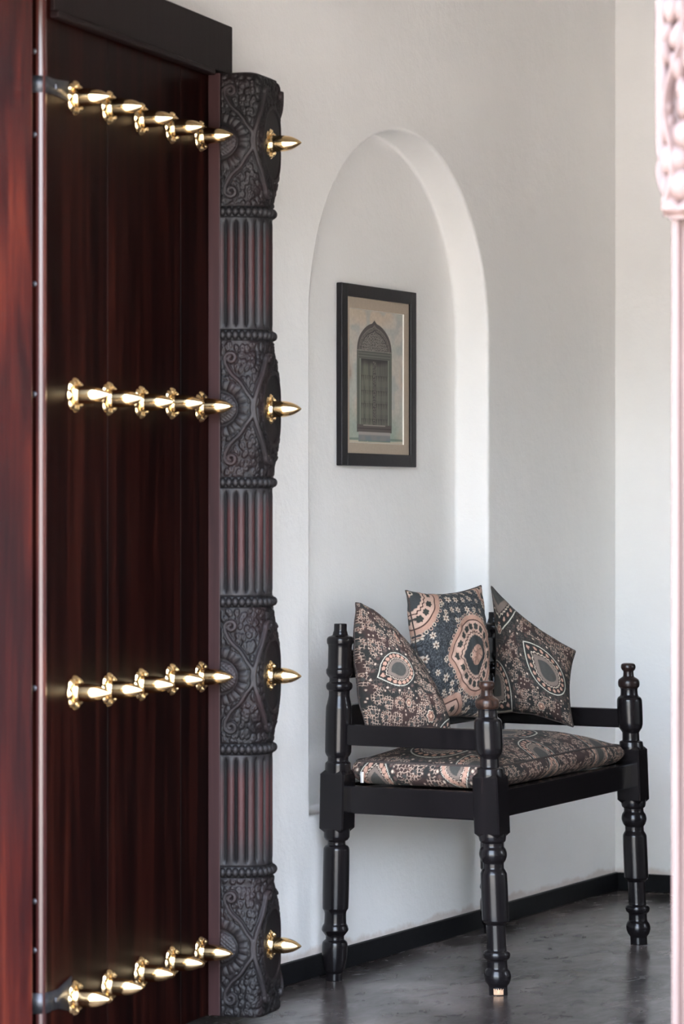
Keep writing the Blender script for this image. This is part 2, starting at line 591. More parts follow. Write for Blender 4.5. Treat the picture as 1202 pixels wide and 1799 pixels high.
# iron hinge straps wrapped round the hinge edge
def strap(zc, h, length, flare):
    bm = bmesh.new()
    path = [(.042, LT), (.027, LT - .004), (.027, .014), (.0315, .0035), (.044, -.003), (.07, -.003), (length * .6, -.003), (length, -.003)]
    hh = [h, h, h, h, h, h * .92, h * .95, h * flare]
    a = []; b = []
    for (x, y), q in zip(path, hh):
        a.append(bm.verts.new((x, y, zc - q))); b.append(bm.verts.new((x, y, zc + q)))
    for k in range(len(path) - 1):
        bm.faces.new((a[k], a[k + 1], b[k + 1], b[k])).smooth = True
    r = bmesh.ops.extrude_face_region(bm, geom=list(bm.faces))
    for v in r['geom']:
        if isinstance(v, bmesh.types.BMVert):
            v.co.y += .0028; v.co.x += .0015
    bmesh.ops.recalc_face_normals(bm, faces=bm.faces)
    o = bm_obj('hinge_strap', bm, M['iron'], door)
    for (x, z) in ((.085, zc),):
        box('nail', (x - .006, -.008, z - .006), (x + .006, -.002, z + .006), M['iron'], o, .003)
    return o


strap(.192, .021, .165, 1.75)
strap(2.068, .017, .150, 1.2)
# nails in the hinge edge
nv, nf = lathe_arrays(np.array([-.001, .0, .002, .0035, .004]), np.array([.0062, .0062, .0055, .0032, .0008]), 14)
nail_me = mesh('nail', nv, nf); nail_me.shade_smooth()
for z in (2.135, 1.965, 1.66, 1.435, .835, .40, .30):
    o = link('nail', nail_me, M['iron'], door, (.030, .019, z))
    o.rotation_euler = (0, R_(-90), 0)

# ---- brass spikes
def spike_meshes():
    # bullet shaft with a turned collar
    z = np.concatenate([np.linspace(0, .022, 8), np.linspace(.023, .028, 5), np.linspace(.030, .040, 6), np.linspace(.042, .080, 26)])
    prof = [(0, .0205), (.004, .0210), (.007, .0214), (.0095, .0210), (.0110, .0192), (.018, .0192), (.036, .0186), (.050, .0162), (.060, .0130), (.070, .0080), (.077, .0034), (.080, .0006)]
    r = pchip([p[0] for p in prof], [p[1] for p in prof], z)
    V, F = lathe_arrays(z, r, 32)
    me1 = mesh('spike', V, F); me1.shade_smooth()
    # six-lobed rosette plate
    nr, na = 22, 72
    rho = np.linspace(.3, 1, nr)[:, None]; a = np.linspace(0, 2 * np.pi, na, endpoint=False)[None]
    lobe = .82 + .18 * np.abs(np.cos(4 * a)) ** .4
    rad = .0370 * lobe * rho
    hz = .0070 * np.sqrt(np.clip(1 - rho ** 6, 0, 1)) * (.62 + .38 * np.abs(np.cos(4 * a)) ** .8)
    dome = .0035 * np.exp(-(((rho - .80) / .12) ** 2)) * np.abs(np.cos(4 * a)) ** 2
    P = np.stack([rad * np.cos(a), rad * np.sin(a), hz + dome + 0 * a], -1).reshape(-1, 3)
    me2 = mesh('rosette', P, grid_faces(nr, na, True)); me2.shade_smooth()
    return me1, me2


SP_ME, RO_ME = spike_meshes()
SZ = (2.059, 1.437, .816, .181)


def spike(x, y, z, roll):
    o = link('spike', SP_ME, M['brass'], door, (x, y, z))
    o.rotation_euler = (R_(90), 0, 0)
    q = link('rosette', RO_ME, M['brass'], o)
    q.rotation_euler = (0, 0, roll)


for zi, z in enumerate(SZ):
    for k in range(5):
        spike(.185 + .175 * k, -.001, z + .002 * math.sin(k * 2.1 + zi), R_(90 + 3 * math.sin(k * 3 + zi)))

# ---- carved centre post fixed along the free edge of the leaf
PW0, PW = .9315, .160          # position and width along the leaf
PB, PD = .030, .096            # batten thickness, projection of the carved column
post = empty('centre_post', (PW0, 0, 0)); post.parent = door; post.location = (PW0, 0, 0)
post.rotation_euler = (0, 0, 0)
PZ0, PZ1 = .026, 2.212
box('post_batten', (0, -PB, PZ0), (PW, 0, PZ1), M['batten'], post, .002)


def py2z(y): return 1.2 + (895 - y) / 761.5


def section(name, zlo, zhi, nz, na, nfun, relief, colfun, inset=None):
    """superelliptic half column between zlo and zhi with a carved relief"""
    z = np.linspace(zlo, zhi, nz)
    al = np.linspace(np.pi, 0, na)
    n = nfun(z)[:, None]
    ca = np.cos(al)[None]; sa = np.sin(al)[None]
    e = 2.0 / n
    w = PW / 2 * (1 + np.sign(ca) * np.abs(ca) ** e)
    p = PB + PD * np.abs(sa) ** e
    if name == 'carved_panel' and zhi > 2.1:
        k = np.clip((z - (zhi - .030)) / .030, 0, 1)[:, None]
        sc = 1 - .22 * (1 - np.sqrt(1 - k ** 2 * .999))
        w = PW / 2 + (w - PW / 2) * (1 - (1 - sc) * .6); p = PB + (p - PB) * sc
    # resample by arc length so that the carving keeps its proportions
    ds = np.hypot(np.diff(w, axis=1), np.diff(p, axis=1))
    s = np.concatenate([np.zeros((nz, 1)), np.cumsum(ds, 1)], 1)
    su = np.linspace(0, 1, na)
    W = np.empty_like(w); Pp = np.empty_like(p); S = np.empty_like(p)
    for i in range(nz):
        si = su * s[i, -1]
        W[i] = np.interp(si, s[i], w[i]); Pp[i] = np.interp(si, s[i], p[i]); S[i] = si
    # outward normal in the section plane
    tw = np.gradient(W, axis=1); tp = np.gradient(Pp, axis=1)
    L = np.hypot(tw, tp) + 1e-9
    nw, npp = -tp / L, tw / L
    sgn = np.where((nw * (W - PW / 2) + npp * (Pp - PB)) < 0, -1, 1)
    nw *= sgn; npp *= sgn
    Zg = np.repeat(z[:, None], na, 1)
    h = relief(S, Zg, W, Pp)
    edge = smst(0, .006, S) * smst(0, .006, S[:, -1:] - S)
    h = h * edge
    W2 = W + nw * h; P2 = Pp + npp * h
    V = np.stack([W2, -P2, Zg], -1).reshape(-1, 3)
    F = grid_faces(nz, na).tolist()
    F.append([i for i in range(na)]); F.append([(nz - 1) * na + i for i in range(na)][::-1])
    me = mesh(name, V, F)
    bmx = bmesh.new(); bmx.from_mesh(me); bmesh.ops.recalc_face_normals(bmx, faces=bmx.faces[:]); bmx.to_mesh(me); bmx.free()
    set_color(me, colfun(S, Zg, h).reshape(-1, 3))
    me.shade_smooth()
    return link(name, me, M['carved'], post)


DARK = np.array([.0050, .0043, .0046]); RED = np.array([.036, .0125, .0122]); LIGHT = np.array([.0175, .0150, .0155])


def spiral(cx, cz, r0, turns, start, sgn):
    t = np.linspace(0, 1, 36)
    a = start + sgn * turns * 2 * np.pi * t
    r = r0 * (1 - .74 * t)
    return [(cx + ri * math.cos(ai), cz + ri * math.sin(ai)) for ri, ai in zip(r, a)]


def crspline(pts, n=10):
    P = [np.array(p) for p in pts]; P = [2 * P[0] - P[1]] + P + [2 * P[-1] - P[-2]]
    out = []
    for i in range(1, len(P) - 2):
        for t in np.linspace(0, 1, n, endpoint=False):
            out.append(.5 * (2 * P[i] + (P[i + 1] - P[i - 1]) * t + (2 * P[i - 1] - 5 * P[i] + 4 * P[i + 1] - P[i + 2]) * t * t
                             + (-P[i - 1] + 3 * P[i] - 3 * P[i + 1] + P[i + 2]) * t ** 3))
    out.append(P[-2])
    return out


def carve_relief(zc, seed):
    def fn(S, Z, W, P):
        dz = Z - zc
        tot = S[:, -1:]                      # full arc length of each row
        Sc = S                                # distance from the batten on the hinge side
        corner = .088
        # vine with two volutes on the hinge side
        half = [(.079, 0.0), (.079, .0186), (.0664, .038), (.052, .060), (.030, .080), (.0155, .104)]
        up = crspline(half, 8)
        up += spiral(.0285, .116, .0145, 1.2, math.pi * 1.02, -1)
        dn = [(s, -z) for s, z in up]
        # vine that frames the oval field round the spike on the front
        fr = crspline([(.083, 0), (.085, .022), (.093, .055), (.104, .085), (.112, .112)], 8)
        fr += spiral(.123, .117, .011, 1.1, math.pi, -1)
        frd = [(s, -z) for s, z in fr]
        mir = lambda L: [(.344 - s, z) for s, z in L]
        d = np.full(S.shape, 9.)
        for L in (up, dn, fr, frd): d = np.minimum(d, dist_poly(Sc, dz, L))
        dm = np.full(S.shape, 9.)
        for L in (fr, frd): dm = np.minimum(dm, dist_poly(Sc, dz, mir(L)))
        d = np.minimum(d, dm)
        vine = .0115 * np.sqrt(np.clip(1 - (d / .0047) ** 2, 0, 1)) - .0022 * np.exp(-(d / .0011) ** 2)
        moat = smst(.0050, .0085, d)
        # rounded leaf ground
        f1, f2, cid = voro(Sc * 78 + .5 * vnoise(dz * 60, Sc * 60, seed), dz * 56 + seed + .4 * vnoise(dz * 50, Sc * 50, seed), seed)
        g = .0034 * np.sqrt(np.clip(1 - (f1 / .55) ** 2, 0, 1)) - .0018 * np.exp(-(f1 / .12) ** 2)
        g += .0010 * (vnoise(Sc * 260, dz * 260, seed + 2) - .5)
        # half medallion against the batten, ringed by petals
        rr = np.hypot(Sc / .043, dz / .036)
        hatch = .0011 * np.maximum(np.cos((Sc * .8 + dz) * 2 * np.pi / .0085), np.cos((Sc * .8 - dz * 1.2) * 2 * np.pi / .012) * .6)
        med = .0100 * np.sqrt(np.clip(1 - (rr * .97) ** 2, 0, 1)) + .0025 + hatch
        r2 = np.hypot(Sc / 1.0, dz / .95)
        ang = np.arctan2(dz, Sc)
        pet = .0050 * np.sqrt(np.clip(1 - ((r2 - .058) / .0125) ** 2, 0, 1)) * np.abs(np.cos(ang * 6.5)) ** .4
        pet -= .0012 * np.exp(-((np.abs(np.cos(ang * 6.5)) - 1) / .06) ** 2) * (np.abs(r2 - .058) < .010)
        h = g
        h = np.where(r2 < .071, np.maximum(pet, .0004), h)
        h = np.where(rr < 1.0, med, h)
        # sunk oval field on the front face
        of = np.hypot((Sc - .172) / .060, dz / .085)
        petf = .003 * np.abs(np.cos(np.arctan2(dz, (Sc - .172) * 1.3) * 7)) * (of > .55)
        h = np.where(of < .95, -.003 + petf, h)
        h = np.where((of >= .95) & (of < 1.06), .0035, h)
        h = h * moat
        h = np.maximum(h, vine) if seed >= 0 else h
        # fade to a plain margin at both ends of the field
        zl, zh = Z.min(), Z.max()
        m = smst(0, .006, Z - zl) * smst(0, .006, zh - Z)
        return h * m
    return fn


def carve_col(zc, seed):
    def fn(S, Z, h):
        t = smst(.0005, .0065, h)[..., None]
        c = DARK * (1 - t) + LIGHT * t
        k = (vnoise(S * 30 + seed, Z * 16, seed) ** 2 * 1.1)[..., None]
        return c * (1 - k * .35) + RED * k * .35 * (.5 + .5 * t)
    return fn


def flute_relief(S, Z, W, P):
    tot = S[:, -1:]
    ph = S / tot * 11.0
    zl, zh = Z.min(), Z.max()
    m = smst(.004, .016, Z - zl) * smst(.004, .016, zh - Z)
    ridge = np.abs(np.cos(np.pi * ph)) ** .7
    fine = .3 * np.abs(np.cos(np.pi * ph * 2 + .6))
    groove = -.0085 * (1 - ridge) - .0012 * fine
    return groove * m - .0015 * (1 - m)


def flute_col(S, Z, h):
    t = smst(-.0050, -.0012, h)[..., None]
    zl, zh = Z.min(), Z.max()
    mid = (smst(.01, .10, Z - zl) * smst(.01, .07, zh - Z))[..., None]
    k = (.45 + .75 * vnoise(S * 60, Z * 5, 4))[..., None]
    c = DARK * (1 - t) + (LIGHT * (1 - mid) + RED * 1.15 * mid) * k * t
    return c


def bead_relief(S, Z, W, P):
    zc = (Z.min() + Z.max()) / 2; hh = (Z.max() - Z.min()) / 2
    v = (Z - zc) / hh
    tot = S[:, -1:]
    ph = S / tot * 19
    u = (ph - np.floor(ph)) * 2 - 1
    torus = .0072 * np.sqrt(np.clip(1 - (v * 1.02) ** 2, 0, 1))
    bead = .0075 * np.sqrt(np.clip(1 - u * u * .95 - (v / .80) ** 2, 0, 1))
    return torus * .45 + bead - .001


def bead_col(S, Z, h):
    t = smst(.003, .011, h)[..., None]
    return DARK * (1 - t) + LIGHT * t


carves = [(1788, 1545, 1668), (1308, 1068, 1190), (838, 597, 717), (360, 120, 246)]
for i, (yb, yt, yc) in enumerate(carves):
    zb, zt, zc = py2z(yb), py2z(yt), py2z(yc)
    if i == 0: zb = PZ0
    if i == 3: zt = PZ1

    def nfun(z, zb=zb, zt=zt, zc=zc, i=i):
        v = np.where(z > zc, (z - zc) / (zt - zc), (zc - z) / (zc - zb))
        v = np.where((z > zc) & (i == 3), v * .35, v)
        v = np.where((z < zc) & (i == 0), v * .35, v)
        return 2.15 + 5.5 * (1 - smst(.15, .92, v))
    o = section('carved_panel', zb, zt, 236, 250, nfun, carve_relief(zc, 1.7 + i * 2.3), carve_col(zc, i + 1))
    o['label'] = 'dark carved panel of scrolls and leaves'
flutes = [(1525, 1328), (1048, 857), (578, 378)]
for yb, yt in flutes:
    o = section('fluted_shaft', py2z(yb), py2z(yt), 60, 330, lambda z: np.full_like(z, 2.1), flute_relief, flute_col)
    o['label'] = 'reddish fluted length of the post'
beads = [1535, 1318, 1058, 847, 587, 369]
for y in beads:
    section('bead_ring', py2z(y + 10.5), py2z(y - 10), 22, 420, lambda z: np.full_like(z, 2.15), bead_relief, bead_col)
for z in (py2z(246), py2z(717), py2z(1190), py2z(1668)):
    spike(PW0 + .080, -(PB + PD - .004), z, R_(90))

# ------------------------------------------------------------------ framed picture in the niche
pic = empty('framed_picture', (.74, ND, 1.318))
tag(pic, 'black framed watercolour of a carved arched doorway hanging in the niche', 'picture')
PWD, PHT, FT, FWD = .4475, .490, .018, .034
PX0, PX1 = -.2235, .224
yb = -.002                      # back of the frame, just off the niche wall


def fbar(lo, hi): return box('frame_bar', lo, hi, M['frame_black'], pic, .002)


fbar((PX0, yb - FT, 0), (PX0 + FWD, yb, PHT))
fbar((PX1 - FWD, yb - FT, 0), (PX1, yb, PHT))
fbar((PX0 + FWD, yb - FT, 0), (PX1 - FWD, yb, FWD))
fbar((PX0 + FWD, yb - FT, PHT - FWD), (PX1 - FWD, yb, PHT))
ix0, ix1, iz0, iz1 = PX0 + FWD, PX1 - FWD, FWD, PHT - FWD
ax0, ax1, az0, az1 = ix0 + .022, ix1 - .030, iz0 + .028, iz1 - .030
my = yb - .0105
bm = bmesh.new()
O = [bm.verts.new(p) for p in ((ix0, my, iz0), (ix1, my, iz0), (ix1, my, iz1), (ix0, my, iz1))]
I = [bm.verts.new(p) for p in ((ax0, my, az0), (ax1, my, az0), (ax1, my, az1), (ax0, my, az1))]
for k in range(4): bm.faces.new((O[k], O[(k + 1) % 4], I[(k + 1) % 4], I[k]))
bmesh.ops.recalc_face_normals(bm, faces=bm.faces)
mo = bm_obj('mat_board', bm, M['mat_board'], pic)
bm = bmesh.new()
I2 = [bm.verts.new(p) for p in ((ax0, my, az0), (ax1, my, az0), (ax1, my, az1), (ax0, my, az1))]
b_ = .0013
I3 = [bm.verts.new(p) for p in ((ax0 + b_, my + .004, az0 + b_), (ax1 - b_, my + .004, az0 + b_), (ax1 - b_, my + .004, az1 - b_), (ax0 + b_, my + .004, az1 - b_))]
for k in range(4): bm.faces.new((I2[k], I2[(k + 1) % 4], I3[(k + 1) % 4], I3[k]))
bmesh.ops.recalc_face_normals(bm, faces=bm.faces)
bm_obj('mat_bevel', bm, M['mat_core'], mo)


def mixm(c, col, m):
    m = np.clip(m, 0, 1)[..., None]
    return c * (1 - m) + np.array(col) * m


def paint_print(u, v):
    """watercolour of a carved arched double door; u across 0..1, v up 0..1"""
    asp = (ax1 - ax0) / (az1 - az0)
    x = (u - .475) * asp; y = v          # in units of print height
    n1 = vnoise(u * 5, v * 7, 1); n2 = vnoise(u * 11 + 3, v * 14, 2); n3 = vnoise(u * 40, v * 60, 3); n4 = vnoise(u * 4 + 9, v * 4, 5)
    c = np.zeros(u.shape + (3,)) + np.array([.50, .455, .395])
    c = mixm(c, (.40, .42, .37), smst(.45, .8, n1) * .8)
    c = mixm(c, (.56, .43, .31), smst(.55, .85, n4) * .7)
    c = mixm(c, (.34, .36, .345), smst(.55, .9, n2) * .6)
    c = mixm(c, (.22, .31, .25), smst(.35, .08, v) * .6 * (.5 + n1))
    st = np.exp(-((u - .03) / .04) ** 2 - ((v - .52) / .07) ** 2)
    c = mixm(c, (.24, .16, .12), st * .8 * (n3 * .5 + .6))
    c *= (.93 + .14 * n3)[..., None]

    def arch(hw, spring, apex):
        """half width at height y of an ogee-topped arch"""
        t = np.clip((y - spring) / (apex - spring), 0, 1)
        prof = np.maximum(np.sqrt(np.clip(1 - (t / .89) ** 2.0, 0, 1)) * (1 - .08 * smst(.4, .9, t)), .46 * np.clip((1 - t) / .30, 0, 1) ** 1.25)
        w = np.where(y < spring, hw, hw * prof)
        return np.where(y > apex, -1, w)
    ax = np.abs(x)
    wall_h = .245 * asp / .77 * .9 + 0
    o_hw = .285
    base = .085
    inside = (y > base)
    W1 = arch(o_hw, .69, .930); W2 = arch(o_hw - .030, .69, .895); W3 = arch(o_hw - .036, .69, .887)
    W4 = arch(o_hw - .062, .69, .860); W5 = arch(o_hw - .068, .69, .852)
    m1 = smst(-.004, .004, W1 - ax) * inside
    c = mixm(c, (.085, .072, .065), m1)
    c = mixm(c, (.20, .175, .155), smst(-.003, .003, W2 - ax) * inside)
    c = mixm(c, (.10, .085, .075), smst(-.003, .003, W3 - ax) * inside)
    f1, f2, _ = voro(x * 75, y * 75, 2)
    c = mixm(c, (.21, .185, .165), smst(-.003, .003, W3 - ax) * inside * smst(.5, .2, f1) * .8)
    c = mixm(c, (.035, .030, .028), smst(-.003, .003, W4 - ax) * inside)
    tym = smst(-.003, .003, W5 - ax) * (y > .69)
    f1, f2, _ = voro(x * 48, y * 48, 8)
    c = mixm(c, (.075, .066, .058), tym)
    c = mixm(c, (.40, .365, .32), tym * smst(.14, .03, np.abs(f2 - f1 - .22)) * .9)
    # jamb columns
    jamb = smst(-.003, .003, o_hw - ax) * (ax > o_hw - .070) * (y > base) * (y < .70)
    c = mixm(c, (.150, .165, .130), jamb)
    c = mixm(c, (.07, .068, .055), jamb * smst(.010, .003, np.abs(ax - (o_hw - .030))))
    c = mixm(c, (.060, .055, .046), jamb * smst(.012, .002, np.abs(ax - (o_hw - .003))))
    c = mixm(c, (.24, .25, .20), jamb * smst(.012, .003, np.abs(ax - (o_hw - .050))) * .8)
    # lintel
    lin = (ax < o_hw - .02) * smst(.632, .636, y) * smst(.692, .688, y)
    c = mixm(c, (.135, .135, .115), lin)
    for yy in (.642, .664, .684): c = mixm(c, (.06, .058, .05), lin * smst(.004, .001, np.abs(y - yy)))
    c = mixm(c, (.25, .235, .205), (ax < o_hw) * smst(.004, .001, np.abs(y - .695)))
    # two leaves with rows of spikes and a centre post
    leaf = (ax < o_hw - .066) * (y > .140) * (y < .635)
    c = mixm(c, (.150, .150, .115), leaf)
    c = mixm(c, (.095, .092, .075), leaf * smst(.35, .75, vnoise(x * 70, y * 3, 4)))
    c = mixm(c, (.115, .105, .095), leaf * smst(0, .02, x) * .55)
    c = mixm(c, (.035, .030, .030), leaf * smst(.575, .625, y + .02 * (n2 - .5)) * .95)
    for yy in (.505, .395, .295, .180):
        k = ((ax - .035) / .028); kk = np.abs(k - np.round(k)) * .028
        dlt = yy - y
        m = smst(.0065, .0035, kk + np.clip(dlt, 0, 1) * .12) * (dlt > -.006) * (dlt < .035) * leaf * (ax > .025)
        c = mixm(c, (.018, .016, .013), m)
        c = mixm(c, (.24, .23, .18), smst(.004, .002, np.abs(kk - .012)) * (dlt > 0) * (dlt < .075) * leaf * .35)
    cp = (ax < .024) * (y > .140) * (y < .62)
    f1, f2, _ = voro(x * 90 + 4, y * 55, 5)
    c = mixm(c, (.065, .058, .050), cp * 1.)
    c = mixm(c, (.21, .195, .165), cp * smst(.45, .2, f1) * .8)
    # sill and step
    sill = (ax < o_hw - .01) * (y > .085) * (y < .140)
    c = mixm(c, (.100, .082, .072), sill)
    c = mixm(c, (.30, .265, .23), (ax < .18) * smst(.006, .002, np.abs(y - .136)))
    c = mixm(c, (.05, .04, .036), sill * smst(.006, .002, np.abs(y - .112)))
    step = (ax < .262) * (y > .012 + .004 * n3) * (y < .088)
    c = mixm(c, (.215, .215, .205), step)
    c = mixm(c, (.35, .31, .28), step * smst(.060, .068, y) * .9)
    c = mixm(c, (.17, .20, .21), step * smst(.06, .05, y) * smst(.4, .7, n2) * .8)
    c = mixm(c, (.12, .19, .155), step * smst(.030, .012, y) * .8)
    low = smst(.028, .020, y + .006 * n2) * (1 - step)
    c = mixm(c, (.50, .44, .34), low)
    c = mixm(c, (.10, .16, .125), smst(.012, .004, np.abs(y - .030 - .004 * n2)) * (1 - step) * .7 * (u > .0))
    return c


nu, nv_ = 230, 330
uu, vv = np.meshgrid(np.linspace(0, 1, nu), np.linspace(0, 1, nv_))
P = np.stack([ax0 + (ax1 - ax0) * uu, np.full_like(uu, my + .0042), az0 + (az1 - az0) * vv], -1).reshape(-1, 3)
pm = mesh('print', P, grid_faces(nv_, nu))
set_color(pm, paint_print(uu, vv).reshape(-1, 3))
link('print', pm, M['print'], pic)
box('backing_board', (PX0 + .01, yb - .0055, .01), (PX1 - .01, yb + .002, PHT - .01), M['mat_board'], pic)

# ------------------------------------------------------------------ bench
BA, BB, BC, BD = (.170, -.085), (.160, -.522), (1.130, -.500), (1.140, -.070)
bench = empty('bench', (.65, -.30, 0))
tag(bench, 'black lacquered wooden bench with turned posts standing before the niche', 'bench')
bo = np.array(bench.location)

FRONT = [(1752, 16.5), (1738, 16.5), (1736, 17.5), (1731, 21), (1720, 23.8), (1710, 21.5), (1705, 18.2), (1695, 17.8), (1691.5, 18.6), (1688, 22.4), (1682, 23.8), (1677, 22.4), (1674, 17.6),
         (1668, 17.2), (1640, 17.0), (1629, 17.0), (1626, 20.5), (1621.5, 23.6), (1610, 23.8), (1570, 23.8), (1540, 23.4), (1535, 21.5), (1529, 18.4), (1522, 18.4), (1516, 22.0), (1506, 24.7), (1498, 23.2), (1491, 19.3),
         (1486, 19.3), (1483, 22.5), (1478, 24.0), (1474, 24.5), (1366, 24.0), (1361, 23.5), (1355, 22.5), (1352.5, 17.0), (1338, 16.6), (1335, 18.0), (1328, 22.5), (1318, 24.6), (1290, 25.0), (1274, 24.6), (1268.5, 22.4), (1265.5, 18.4), (1263, 17.2),
         (1253, 16.6), (1250.5, 17.5), (1246, 20.8), (1240, 21.4), (1234, 20), (1230, 15), (1227, 10.8), (1217, 10.2), (1214.5, 12.6), (1209, 14.6), (1204, 13.6), (1201.5, 10), (1201, 6)]
BACK = [(1725, 14.5), (1712, 14.8), (1709, 17), (1700, 19.5), (1680, 22.4), (1667, 22.8), (1658, 21.8), (1652, 16.4), (1648, 16.2), (1642, 20), (1636, 23.6), (1630, 22.5), (1624, 19.6), (1608, 19.0), (1603, 20), (1598, 22.8),
        (1550, 23.4), (1495, 23.0), (1488.5, 20.2), (1486, 15.8), (1481, 15.6), (1477, 20.5), (1471, 23), (1463, 23.2), (1356, 22.8), (1349, 22.6), (1343, 22.2), (1338, 18.2), (1333, 18.2), (1328, 21.4), (1322, 23.2), (1280, 23.4), (1246, 23.0), (1236, 20.8),
        (1222, 18.4), (1216, 18.6), (1212.5, 22.2), (1207, 23.4), (1202.5, 22.2), (1199, 17.8), (1194, 17.8), (1189, 21.2), (1184, 23.6), (1179, 23.8), (1174.5, 21.4), (1168, 20.8), (1140, 20.8), (1135, 21.4), (1132, 23.2), (1126, 23.6),
        (1121, 21.5), (1118, 14.2), (1113, 12.6), (1109, 11.4), (1098, 11.2), (1097.5, 9)]


def make_post(base, prof, ybot, scale, slope, block, split=None, fmat=None):
    zr = [((ybot - y) / scale, h / scale) for y, h in prof]
    zs = np.array([a for a, b in zr]); rs = np.array([b for a, b in zr])
    zi = np.arange(0, zs[-1], .0016); zi = np.append(zi, zs[-1])
    ri = pchip(zs, rs, zi)
    ax_ = lambda z: (np.full_like(z, base[0] - bo[0]), base[1] - bo[1] + (z - .46) * slope)
    fin = None
    if split is not None:
        zc_ = (ybot - split) / scale
        up_ = zi >= zc_
        fin = lathe_arrays(zi[up_], ri[up_], 40, ax_)
        lo_ = zi <= zc_ + .0016
        zi, ri = zi[lo_], ri[lo_]
    V, F = lathe_arrays(zi, ri, 40, ax_)
    me = mesh('post', V, F)
    me.shade_smooth()
    bm = bmesh.new(); bm.from_mesh(me)
    bpy.data.meshes.remove(me)
    z0, z1, a = block
    b2 = bmesh.new()
    # squared block with chamfered shoulders and softened arrises
    k = a / 2; cz = .009; ins = .008
    lev = [(z0, k - ins), (z0 + cz, k), (z1 - cz, k), (z1, k - ins)]
    rings = []
    for z, q in lev:
        oy = (z - .46) * slope; c_ = .0035
        pts = [(-q + c_, -q), (q - c_, -q), (q, -q + c_), (q, q - c_), (q - c_, q), (-q + c_, q), (-q, q - c_), (-q, -q + c_)]
        rings.append([b2.verts.new((base[0] - bo[0] + px, base[1] - bo[1] + oy + py, z)) for px, py in pts])
    for r0, r1 in zip(rings[:-1], rings[1:]):
        for j in range(8): b2.faces.new((r0[j], r0[(j + 1) % 8], r1[(j + 1) % 8], r1[j]))
    b2.faces.new(rings[0][::-1]); b2.faces.new(rings[-1])
    t = bpy.data.meshes.new('t'); b2.to_mesh(t); b2.free(); bm.from_mesh(t); bpy.data.meshes.remove(t)
    o = bm_obj('post', bm, M['lacquer'], bench)
    if fin is not None:
        fo = link('finial', mesh('finial', *fin), fmat, o, smooth=True)
        fo['label'] = 'turned finial rubbed brown with wear'
    return o


SB, SA = 711.0, 690.0
blkF = ((1752 - 1475) / SB, (1752 - 1364) / SB, .0690)
blkB = ((1725 - 1463) / SA, (1725 - 1355) / SA, .0690)
pB = make_post(BB, FRONT, 1752, SB, .042, blkF, 1250.5, M['worn'])
pC = make_post(BC, FRONT, 1752, SB, .042, blkF, 1250.5, M['worn_dark'])
pA = make_post(BA, BACK, 1725, SA, -.020, blkB)
pD = make_post(BD, BACK, 1725, SA, -.010, blkB)
# splintered patch on the foot of the near post
bm = bmesh.new()
n_ = 12; fy = BB[1] + (0 - .46) * .042
for k in range(n_ + 1):
    a = R_(176 + 62 * k / n_)
    for z, r in ((.002, .0236), (.0155 + .003 * math.sin(k * 2.3), .0238)):
        bm.verts.new((BB[0] - bo[0] + r * math.cos(a), fy - bo[1] + r * math.sin(a) + z * .042, z))
bm.verts.ensure_lookup_table()
for k in range(n_): bm.faces.new([bm.verts[i] for i in (2 * k, 2 * k + 2, 2 * k + 3, 2 * k + 1)])
chip = bm_obj('bare_patch', bm, M['raw_wood'], pB)
chip['label'] = 'splintered pale bare wood on the foot'


def rail(name, p, q, z0, z1, th, dz=(0, 0), bev=.004):
    p = np.array(p); q = np.array(q)
    u = (q - p) / np.linalg.norm(q - p); nrm = np.array([-u[1], u[0]]) * th / 2
    bm = bmesh.new()
    vs = []
    for e, d in ((p, dz[0]), (q, dz[1])):
        for s in (-1, 1):
            for z in (z0, z1): vs.append(bm.verts.new((*(e + s * nrm - bo[:2]), z + d)))
    for f in ((0, 1, 3, 2), (4, 6, 7, 5), (0, 4, 5, 1), (2, 3, 7, 6), (1, 5, 7, 3), (0, 2, 6, 4)):
        bm.faces.new([vs[i] for i in f])
    bmesh.ops.recalc_face_normals(bm, faces=bm.faces)
    bmesh.ops.bevel(bm, geom=list(bm.edges), offset=bev, segments=2, profile=.5, affect='EDGES')
    return bm_obj(name, bm, M['lacquer'], bench)


def sh(p, dx=0, dy=0): return (p[0] + dx, p[1] + dy)


rail('seat_rail', sh(BA, .004), sh(BB, .004), .428, .498, .030)
rail('seat_rail', sh(BB, 0, .005), sh(BC, 0, .005), .432, .500, .030)
rail('seat_rail', sh(BD), sh(BC), .432, .500, .030)
rail('seat_rail', sh(BA), sh(BD), .432, .500, .030)
rail('arm_rail', sh(BA, 0, -.002), sh(BB, 0, .006), .601, .654, .024)
rail('arm_rail', sh(BD, 0, -.002), sh(BC, 0, .006), .596, .648, .024)
rail('back_rail', sh(BA, 0, -.006), sh(BD, 0, -.006), .768, .840, .024)
rail('back_rail', sh(BA, 0, -.004), sh(BD, 0, -.004), .610, .700, .022)
box('seat_board', (.18 - bo[0], -.50 - bo[1], .470), (1.12 - bo[0], -.095 - bo[1], .488), M['lacquer'], bench, .002)

# ------------------------------------------------------------------ printed fabric
DKC = (.017, .017, .015); BRN = (.040, .020, .016); SAL = (.47, .275, .20); CRM = (.58, .47, .365); TAU = (.19, .145, .118); GRY = (.065, .062, .054)


def pol(x, y, cx, cy, rot, R, asp=.78, peak=.42):
    ca, sa = math.cos(rot), math.sin(rot)
    dx = (x - cx) * ca + (y - cy) * sa; dy = -(x - cx) * sa + (y - cy) * ca
    ph = np.arctan2(dy / asp, dx)
    r = np.hypot(dx, dy / asp)
    rr = R * (1 + peak * np.exp(-np.abs(ph) / .42) - .03)
    return r / rr, ph, rr, dx, dy


def dots(q, ph, rr, q0, N, rad):
    k = ph * N / (2 * np.pi); dk = (k - np.round(k)) * 2 * np.pi / N
    return np.hypot(dk * rr * q0 * .9, (q - q0) * rr) - rad


